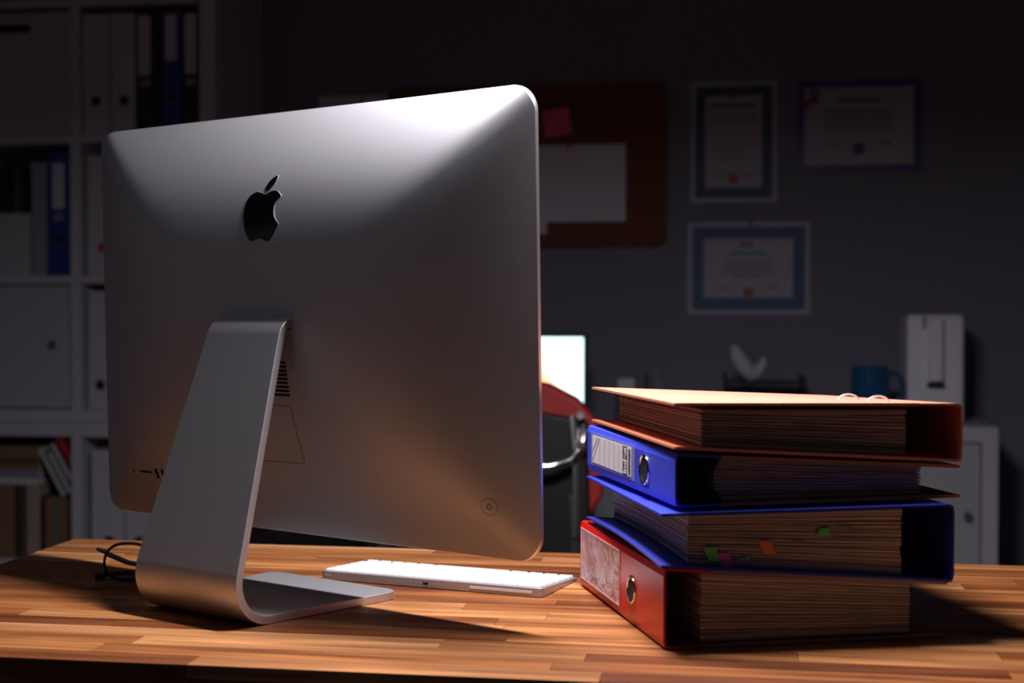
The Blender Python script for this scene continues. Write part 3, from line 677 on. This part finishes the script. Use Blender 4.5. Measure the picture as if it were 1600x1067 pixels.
for t_, m, lb, x1 in ((.020, 'b_grey', 'pale grey book at the bottom of the flat pile', -1.897), (.022, 'b_blue', 'blue-grey book second in the flat pile', -1.898), (.016, 'b_orange', 'thin ochre book in the middle of the flat pile', -1.898), (.014, 'b_dark', 'thin dark brown book in the flat pile', -1.898), (.034, 'b_brown', 'thick brown book on top of the flat pile', -1.897)):
    o = empty('book', (-2.0, 3.63, zc)); tag(o, lb, 'book', 'books lying flat on the standing books'); w_ = .115; xr = x1+2.0
    MB().box(xr-.228, xr, 0, .003, 0, t_-.0006).build('spine', M[m], o, bev=.001); MB().box(xr-.228, xr, .003, .17, 0, .002).build('cover', M[m], o); MB().box(xr-.228, xr, .003, .17, t_-.0026, t_-.0006).build('cover', M[m], o)
    MB().box(xr-.226, xr-.002, .004, .168, .002, t_-.0026).build('pages', M['paper'], o); zc += t_
for k, (bx_, bz, m, lb) in enumerate(((-1.8090, .5560, 'b_grey', 'leftmost of the leaning books, pale spine'), (-1.7920, .5660, 'b_grey', 'second leaning book from the left, pale spine'), (-1.7885, .5990, 'b_grey', 'third leaning book, pale spine, next to the red one'), (-1.7880, .6380, 'b_red', 'red leaning book against the shelf divider'))):
    o = empty('book', (bx_, 3.62, bz)); o.rotation_euler = (0, R(-29), 0); tag(o, lb, 'book', 'books leaning above the standing books')
    hh = (.130, .125, .115, .086)[k]; tk = .0185 if k < 3 else .012
    MB().box(-tk+.0035, -.0035, 0, .003, 0, hh).build('spine', M[m], o, bev=.001); MB().box(-tk, -tk+.0034, .001, .15, 0, hh).build('cover', M['b_black' if k < 3 else m], o); MB().box(-.0034, 0, .001, .15, 0, hh).build('cover', M['b_black' if k < 3 else m], o)  # black covers on the pale books paint the dark gaps between them
    MB().box(-tk+.0036, -.0036, .004, .148, .002, hh-.002).build('pages', M['paper'], o)

# ------------------------------------------------------------------ wall: pin board, notes and certificates
YW = 4.0
def plate(name, x0, x1, z0, z1, y1, thk, m, parent=None, rot=0, off=(0, 0, 0), r=0):
    c = ((x0+x1)/2, (z0+z1)/2); pl = rrect(x0, x1, z0, z1, r, 6) if r else [(x1, z1), (x0, z1), (x0, z0), (x1, z0)]
    cs, sn = math.cos(rot), math.sin(rot)
    f = lambda p, d: (c[0] + (p[0]-c[0])*cs - (p[1]-c[1])*sn - off[0], d - off[1], c[1] + (p[0]-c[0])*sn + (p[1]-c[1])*cs - off[2])
    return MB().prism(pl, f, y1-thk, y1).build(name, M[m], parent)
board = empty('pin_board', (-.6, YW, 1.47)); tag(board, 'dark brown pin board with rounded corners hanging on the grey wall', 'board')
plate('board_panel', -1.0, -.200, 1.243, 1.699, YW, .012, 'cork', board, r=.03, off=board.location)
plate('board_backing', -1.004, -.196, 1.239, 1.703, YW-.0005, .004, 'b_dark', board, r=.032, off=board.location)
n = plate('sticky_note', -.546, -.469, 1.556, 1.632, YW-.0125, .0006, 'pinknote', rot=R(9)); tag(n, 'pink square sticky note on the brown pin board', 'note')
n = plate('paper_sheet', -.620, -.313, 1.313, 1.530, YW-.0125, .0005, 'sheet'); tag(n, 'white blank sheet pinned to the brown board', 'paper')
n = plate('paper_sheet', -.66, -.537, 1.279, 1.340, YW-.0122, .0003, 'sheet'); tag(n, 'white paper corner showing below the blank sheet on the board', 'paper')
def pushpin(label, x, z, m, y):
    o = empty('push_pin', (x, y, z)); tag(o, label, 'pin'); q = MB().lathe([(.006, 0), (.006, .002), (.003, .004), (.003, .011), (.005, .013), (.005, .015)], 0, 0, 16); q.v = [(a, -c, b_) for a, b_, c in q.v]; q.build('pin_head', M[m], o, smooth=True)
    q = MB().cyl((0, 0, 0), (0, .004, 0), .0006, n=6).build('pin_point', M['metal'], o)
pushpin('red push pin holding the blank sheet', -.474, 1.524, 'pin', YW-.0135)
o = plate('paper_sheet', -1.209, -1.085, 1.42, 1.683, YW, .0005, 'sheet'); tag(o, 'pale sheet on the wall peeking above the computer, left one', 'paper')
o = plate('paper_sheet', -1.075, -.945, 1.42, 1.684, YW-.0125, .0005, 'sheet'); o.location.y = .0125; tag(o, 'pale sheet on the wall peeking above the computer, right one', 'paper')
def cert(label, x0, x1, z0, z1, bm, margin, band, inner, seal, lines, sealz, frame=None, title_m='cink', head=True):
    o = empty('certificate', ((x0+x1)/2, YW, (z0+z1)/2)); tag(o, label, 'certificate', 'certificates on the wall'); of = o.location; cx = (x0+x1)/2
    plate('sheet', x0, x1, z0, z1, YW-.0003, .0008 if not frame else .008, frame or 'cpaper', o, off=of)
    y = YW - (.0011 if not frame else .0083)
    if band: plate('patterned_border', x0+margin, x1-margin, z0+margin, z1-margin, y, .0005, bm, o, off=of)
    mg = margin + band; plate('inner_sheet', x0+mg, x1-mg, z0+mg, z1-mg, y-.0005, .0005, inner, o, off=of)
    y -= .001
    for (a, b_, zc_, h_, m_, seg_) in lines:      # rows of illegible print as short bars
        n_ = seg_; w_ = (b_-a)/n_
        q = MB()
        for k in range(n_): q.box(cx+a+k*w_-of.x, cx+a+k*w_+w_*.8-of.x, y-.0003-of.y, y-of.y, zc_-h_/2-of.z, zc_+h_/2-of.z)
        q.build('print_row', M[m_], o)
    q = MB().cyl((cx-of.x, y-of.y, sealz-of.z), (cx-of.x, y-.0008-of.y, sealz-of.z), .015 if seal == 'seal' else .018, n=16).build('seal', M[seal], o)
    return o
L_ = [(-.02, .02, 1.660, .010, 'cink', 1), (-.062, .060, 1.633, .014, 'cink', 11)] + [(-.064, .064, 1.608-.009*k, .003, 'cink', 8) for k in range(4)] + [(-.064, (.03, .064, .055, .064, .04)[k], 1.556-.012*k, .0025, 'cink', 7) for k in range(5)] + [(-.064, .062, 1.487, .003, 'cink', 8), (-.055, -.03, 1.436, .004, 'cink', 3), (.03, .058, 1.440, .005, 'cink', 3)]
cert('portrait certificate with teal patterned border and red seal, upper left on the wall', -.132, .106, 1.364, 1.700, 'tborder', .013, .028, 'cpaper', 'seal', L_, 1.4300)
L_ = [(-.023, .023, 1.246, .010, 'cink', 1), (-.05, .052, 1.221, .011, 'tink', 11)] + [(-.066, .066, 1.196-.0095*k, .0035, 'cink', 9) for k in range(4)] + [(-.04, .04, 1.157, .0035, 'cink', 6), (-.083, -.058, 1.124, .005, 'cink', 3), (.055, .082, 1.127, .007, 'cink', 3)]
cert('landscape certificate with blue patterned border, lowest on the wall', -.139, .197, 1.052, 1.308, 'cborder', .013, .033, 'cpaper', 'seal', L_, 1.1130)
pushpin('dark pin at the top of the lowest certificate', .034, 1.303, 'dpin', YW-.0035)
L_ = [(-.053, .056, 1.640, .013, 'cink', 11)] + [(-.09, .09, 1.612-.011*k, .004, 'cink', 9) for k in range(6)] + [(-.08, -.05, 1.515, .006, 'cink', 3), (.055, .09, 1.52, .008, 'cink', 3)]
cf = cert('certificate in a dark indigo frame with red ribbon corner, upper right on the wall', .161, .491, 1.444, 1.694, 'pborder', .019, 0, 'cpaper', 'pseal', L_, 1.5060, frame='pborder')
for (a, b_) in (((.175, 1.628), (.210, 1.652)), ((.178, 1.612), (.196, 1.640)), ((.190, 1.640), (.222, 1.662)), ((.200, 1.632), (.218, 1.640)), ((.196, 1.66), (.206, 1.676))):
    o = MB().tube([(a[0], YW-.014, a[1]), ((a[0]+b_[0])/2, YW-.018, (a[1]+b_[1])/2+.003), (b_[0], YW-.014, b_[1])], .005, 6, flat=.4).build('ribbon_loop', M['ribbon'], cf); o.location = -Vector(cf.location)

# ------------------------------------------------------------------ white cabinet at right with things on it
cab = empty('cabinet', (.25, 3.79, 0)); tag(cab, 'white low cabinet with doors behind the binder stack at right', 'cabinet'); co = cab.location
def cb(nm, x0, x1, y0, y1, z0, z1, m='laminate', par=cab): return MB().box(x0-co.x, x1-co.x, y0-co.y, y1-co.y, z0, z1).build(nm, M[m], par, bev=.001)
cb('side_panel', -.145, -.107, 3.60, 3.985, 0, .776); cb('side_panel', .594, .632, 3.60, 3.985, 0, .776); cb('top_panel', -.107, .594, 3.60, 3.985, .738, .776); cb('bottom_panel', -.107, .594, 3.60, 3.985, 0, .038)
cb('divider', .235, .252, 3.60, 3.98, .038, .738); cb('back_panel', -.107, .594, 3.975, 3.985, .038, .738)
for x0, x1, kx in ((-.104, .233, .19), (.255, .591, .560)):
    for z0, z1 in ((.042, .380), (.396, .734)):
        dr = cb('door', x0, x1, 3.612, 3.630, z0, z1, 'laminate2')
        kn = MB().lathe([(.004, 0), (.004, .008), (.010, .012), (.011, .018), (.008, .022)], 0, 0, 20); kn.v = [(x+kx-co.x, 3.612-co.y-z, y+(z0+z1)/2-.008) for x, y, z in kn.v]; kn.build('knob', M['metal'], dr, smooth=True)
    cb('shelf_board', x0-.002, x1+.002, 3.60, 3.97, .382, .394)
# tall white appliance with a handle bar
ap = empty('appliance', (.497, 3.80, .776)); tag(ap, 'tall white appliance with vertical handle bar standing on the cabinet', 'appliance')
MB().prism(rrect(-.070, .072, -.08, .08, .012, 5), lambda p, d: (p[0], p[1], d), .001, .268).build('body', M['device'], ap, bev=.004)
MB().prism(rrect(-.068, .070, -.078, .078, .012, 5), lambda p, d: (p[0], p[1], d), .268, .275).build('lid', M['device'], ap, bev=.003)
MB().box(-.018, .018, -.105, -.078, .105, .268).build('handle', M['device'], ap, bev=.008, seg=4)
MB().box(-.021, .021, -.100, -.079, .092, .104).build('handle_base', M['tray'], ap, bev=.003)
MB().box(-.030, -.024, -.0812, -.079, .24, .27).build('groove', M['tray'], ap)
# mug
mg = empty('mug', (.335, 3.70, .776)); tag(mg, 'blue ceramic mug with handle standing on the cabinet beside the white appliance', 'mug')
MB().lathe([(.036, .0005), (.046, .004), (.048, .02), (.048, .142), (.0465, .1435), (.045, .142), (.045, .02), (.040, .010), (.001, .009)], 0, 0, 40).build('cup', M['mug'], mg, smooth=True)
MB().tube([(.046, 0, .125), (.062, 0, .127), (.074, 0, .118), (.080, 0, .098), (.078, 0, .075), (.068, 0, .055), (.056, 0, .043), (.046, 0, .040)], .0065, 10).build('handle', M['mug'], mg, smooth=True)
# desk tidy tray with crumpled tissue
tr = empty('letter_tray', (.068, 3.79, .776)); tag(tr, 'dark stacked letter tray on the cabinet, left of the blue mug', 'tray')
for z in (.0, .05, .094):
    MB().box(-.105, .105, -.13, .13, z+.001, z+.004).build('tray_floor', M['tray'], tr); MB().box(-.105, -.102, -.13, .13, z+.004, z+.02).build('tray_side', M['tray'], tr); MB().box(.102, .105, -.13, .13, z+.004, z+.02).build('tray_side', M['tray'], tr)
for sx in (-.10, .10):
    for sy in (-.12, .12): MB().cyl((sx, sy, .001), (sx, sy, .115), .003, n=8).build('post', M['tray'], tr)
ti = []
for (cx_, pts_) in ((0, [(-.045, .0, .085, .010), (-.036, .0, .060, .022), (-.018, .0, .030, .026), (.004, .0, .008, .022), (.02, 0, .004, .01)]), (1, [(.000, .004, .006, .012), (.018, .004, .018, .018), (.030, .004, .036, .014), (.034, .004, .055, .007)])):
    ti.append(pts_)
q = MB()
for pts_ in ti: q.tube([(x, y, z+.004) for x, y, z, r in pts_], .01, 10, rs=[r*.95 for *_, r in pts_], flat=.9)
q = q.build('crumpled_tissue', M['crumple'], None, smooth=True, loc=(.035, 3.72, .882)); tag(q, 'crumpled white tissue with two curled tips on top of the letter tray', 'tissue')
# ------------------------------------------------------------------ second desk, laptop, small things and chair
d2 = empty('desk', (-.8, 3.5, 0)); tag(d2, 'black office desk in the background behind the chair', 'desk'); co = d2.location
def db(nm, x0, x1, y0, y1, z0, z1, m='deskdark'): return MB().box(x0-co.x, x1-co.x, y0-co.y, y1-co.y, z0, z1).build(nm, M[m], d2, bev=.001)
db('desktop', -1.34, -.20, 3.33, 3.95, .715, .740); db('end_panel', -1.34, -1.315, 3.36, 3.92, 0, .715); db('end_panel', -.36, -.335, 3.36, 3.92, 0, .715); db('modesty_panel', -1.315, -.36, 3.62, 3.64, .03, .715); db('drawer_pedestal', -.335, -.205, 3.36, 3.90, .0, .715, 'greypanel')
lp = empty('laptop', (-.546, 3.57, .740)); tag(lp, 'laptop with a bright white lit screen on the background desk', 'laptop')
MB().box(-.17, .17, -.20, .03, .0005, .016).build('keyboard_base', M['bezel'], lp, bev=.003)
MB().box(-.17, .17, .030, .038, .012, .264).build('screen_lid', M['bezel'], lp, bev=.003)
scr = MB().box(-.157, .157, .0290, .0298, .028, .252).build('screen', M['screen'], lp)
o = MB().box(-.045, .045, -.03, .03, .0005, .118).build('card_box', M['tray'], None, bev=.002, loc=(-.262, 3.60, .740)); tag(o, 'black box on the background desk under the small white box', 'box')
o = MB().box(-.022, .022, -.025, .025, .0005, .030).build('small_box', M['laminate2'], None, bev=.003, loc=(-.277, 3.60, .8585)); tag(o, 'small white box on the background desk just left of the orange binder', 'box')
o = empty('pen_cup', (-.222+.0, 3.78, .740)); tag(o, 'black pen cup on the background desk behind the binders', 'pen cup')
MB().lathe([(.030, .0005), (.030, .10), (.028, .10), (.028, .004), (.001, .004)], 0, 0, 24).build('cup', M['tray'], o, smooth=True)
for k in range(5): MB().cyl((.008*math.cos(k*1.3), .008*math.sin(k*1.3), .006), (.024*math.cos(k*1.3), .022*math.sin(k*1.3), .135+.006*k), .0035, n=8).build('pen', M['b_black' if k % 2 else 'lgrey'], o)

ch = empty('office_chair', (-.500, 2.78, 0), R(4)); tag(ch, 'red and black office chair with chrome arms in front of the background desk', 'chair')
def cushion(nm, x, y, z, m, rr, par=ch, outline=None, bev=.01):
    return None
def shell(name, poly, y0, y1, m, curve=.06, bev=.008):     # upright panel curved around the sitter
    mb = MB(); n = len(poly)
    f = lambda p, d: (p[0], d - curve*(p[0]/.25)**2, p[1])
    # grid strips across x for curvature
    q = MB().prism(poly, f, y0, y1); return q.build(name, M[m], ch, bev=bev, seg=3)
pr_ = [(-.185, .50), (.185, .50), (.190, .61), (.234, .67), (.240, .74), (.225, .82), (.185, .865), (.13, .893), (.06, .905), (0, .908), (-.06, .905), (-.13, .893), (-.185, .865), (-.225, .82), (-.240, .74), (-.234, .67), (-.190, .61)]
shell('backrest', [(x*1.02, z+.02) for x, z in pr_], .0, .05, 'redcloth', .05, .012)
shell('back_shell', [(-.205, .46), (.205, .46), (.215, .60), (.210, .845), (.10, .862), (-.10, .862), (-.210, .845), (-.215, .60)], -.03, -.004, 'leather', .05, .008)
MB().prism(rrect(-.25, .25, .02, .50, .06, 6), lambda p, d: (p[0], p[1], d), .44, .50).build('seat', M['leather'], ch, bev=.015)
MB().prism(rrect(-.24, .24, .03, .49, .06, 6), lambda p, d: (p[0], p[1], d), .415, .445).build('seat_shell', M['leather'], ch, bev=.008)
for s_ in (-1, 1):
    MB().tube([(.185*s_, -.075, .855), (.190*s_, -.080, .80), (.192*s_, -.082, .70), (.190*s_, -.080, .62)], .012, 8, flat=.5).build('back_bracket', M['metal'], ch, smooth=True)
    for zz2 in (.858, .80): MB().cyl((.197*s_, -.100, zz2+.0), (.197*s_, -.074, zz2), .008, n=12).build('bolt', M['chrome'], ch, smooth=True)
    MB().tube([(.26*s_, -.02, .60), (.275*s_, .02, .66), (.285*s_, .06, .685), (.285*s_, .26, .685), (.285*s_, .32, .66), (.285*s_, .33, .60), (.28*s_, .30, .46), (.20*s_, .28, .425)], .011, 10).build('armrest', M['chrome'], ch, smooth=True)
    MB().box(.285*s_-.022, .285*s_+.022, .08, .26, .692, .712).build('arm_pad', M['leather'], ch, bev=.006)
MB().tube([(-.21, -.075, .80), (-.205, -.09, .775), (-.17, -.105, .762), (-.08, -.11, .757), (.08, -.11, .757), (.140, -.105, .759), (.178, -.098, .770), (.200, -.085, .795), (.206, -.078, .83)], .0095, 12).build('chrome_crossbar', M['chrome'], ch, smooth=True)
MB().tube([(.185, -.075, .70), (.19, -.07, .60), (.185, -.05, .50), (.12, .05, .43), (0, .18, .41)], .014, 8, flat=.6).build('back_support', M['metal'], ch, smooth=True)
MB().tube([(-.185, -.075, .70), (-.19, -.07, .60), (-.185, -.05, .50), (-.12, .05, .43), (0, .18, .41)], .014, 8, flat=.6).build('back_support', M['metal'], ch, smooth=True)
MB().cyl((0, .25, .09), (0, .25, .415), .025, n=20).build('gas_lift', M['chrome'], ch, smooth=True)
for k in range(5):
    a = R(90 + 72*k); dx, dy = math.cos(a), math.sin(a)
    leg = MB().tube([(dx*.02, .25+dy*.02, .10), (dx*.28, .25+dy*.28, .065)], .02, 10, rs=[.022, .013]).build('base_arm', M['chrome'], ch, smooth=True)
    MB().cyl((dx*.28-dy*.02, .25+dy*.28+dx*.02, .0305), (dx*.28+dy*.02, .25+dy*.28-dx*.02, .0305), .03, n=16).build('caster', M['rubber'], leg, smooth=True)
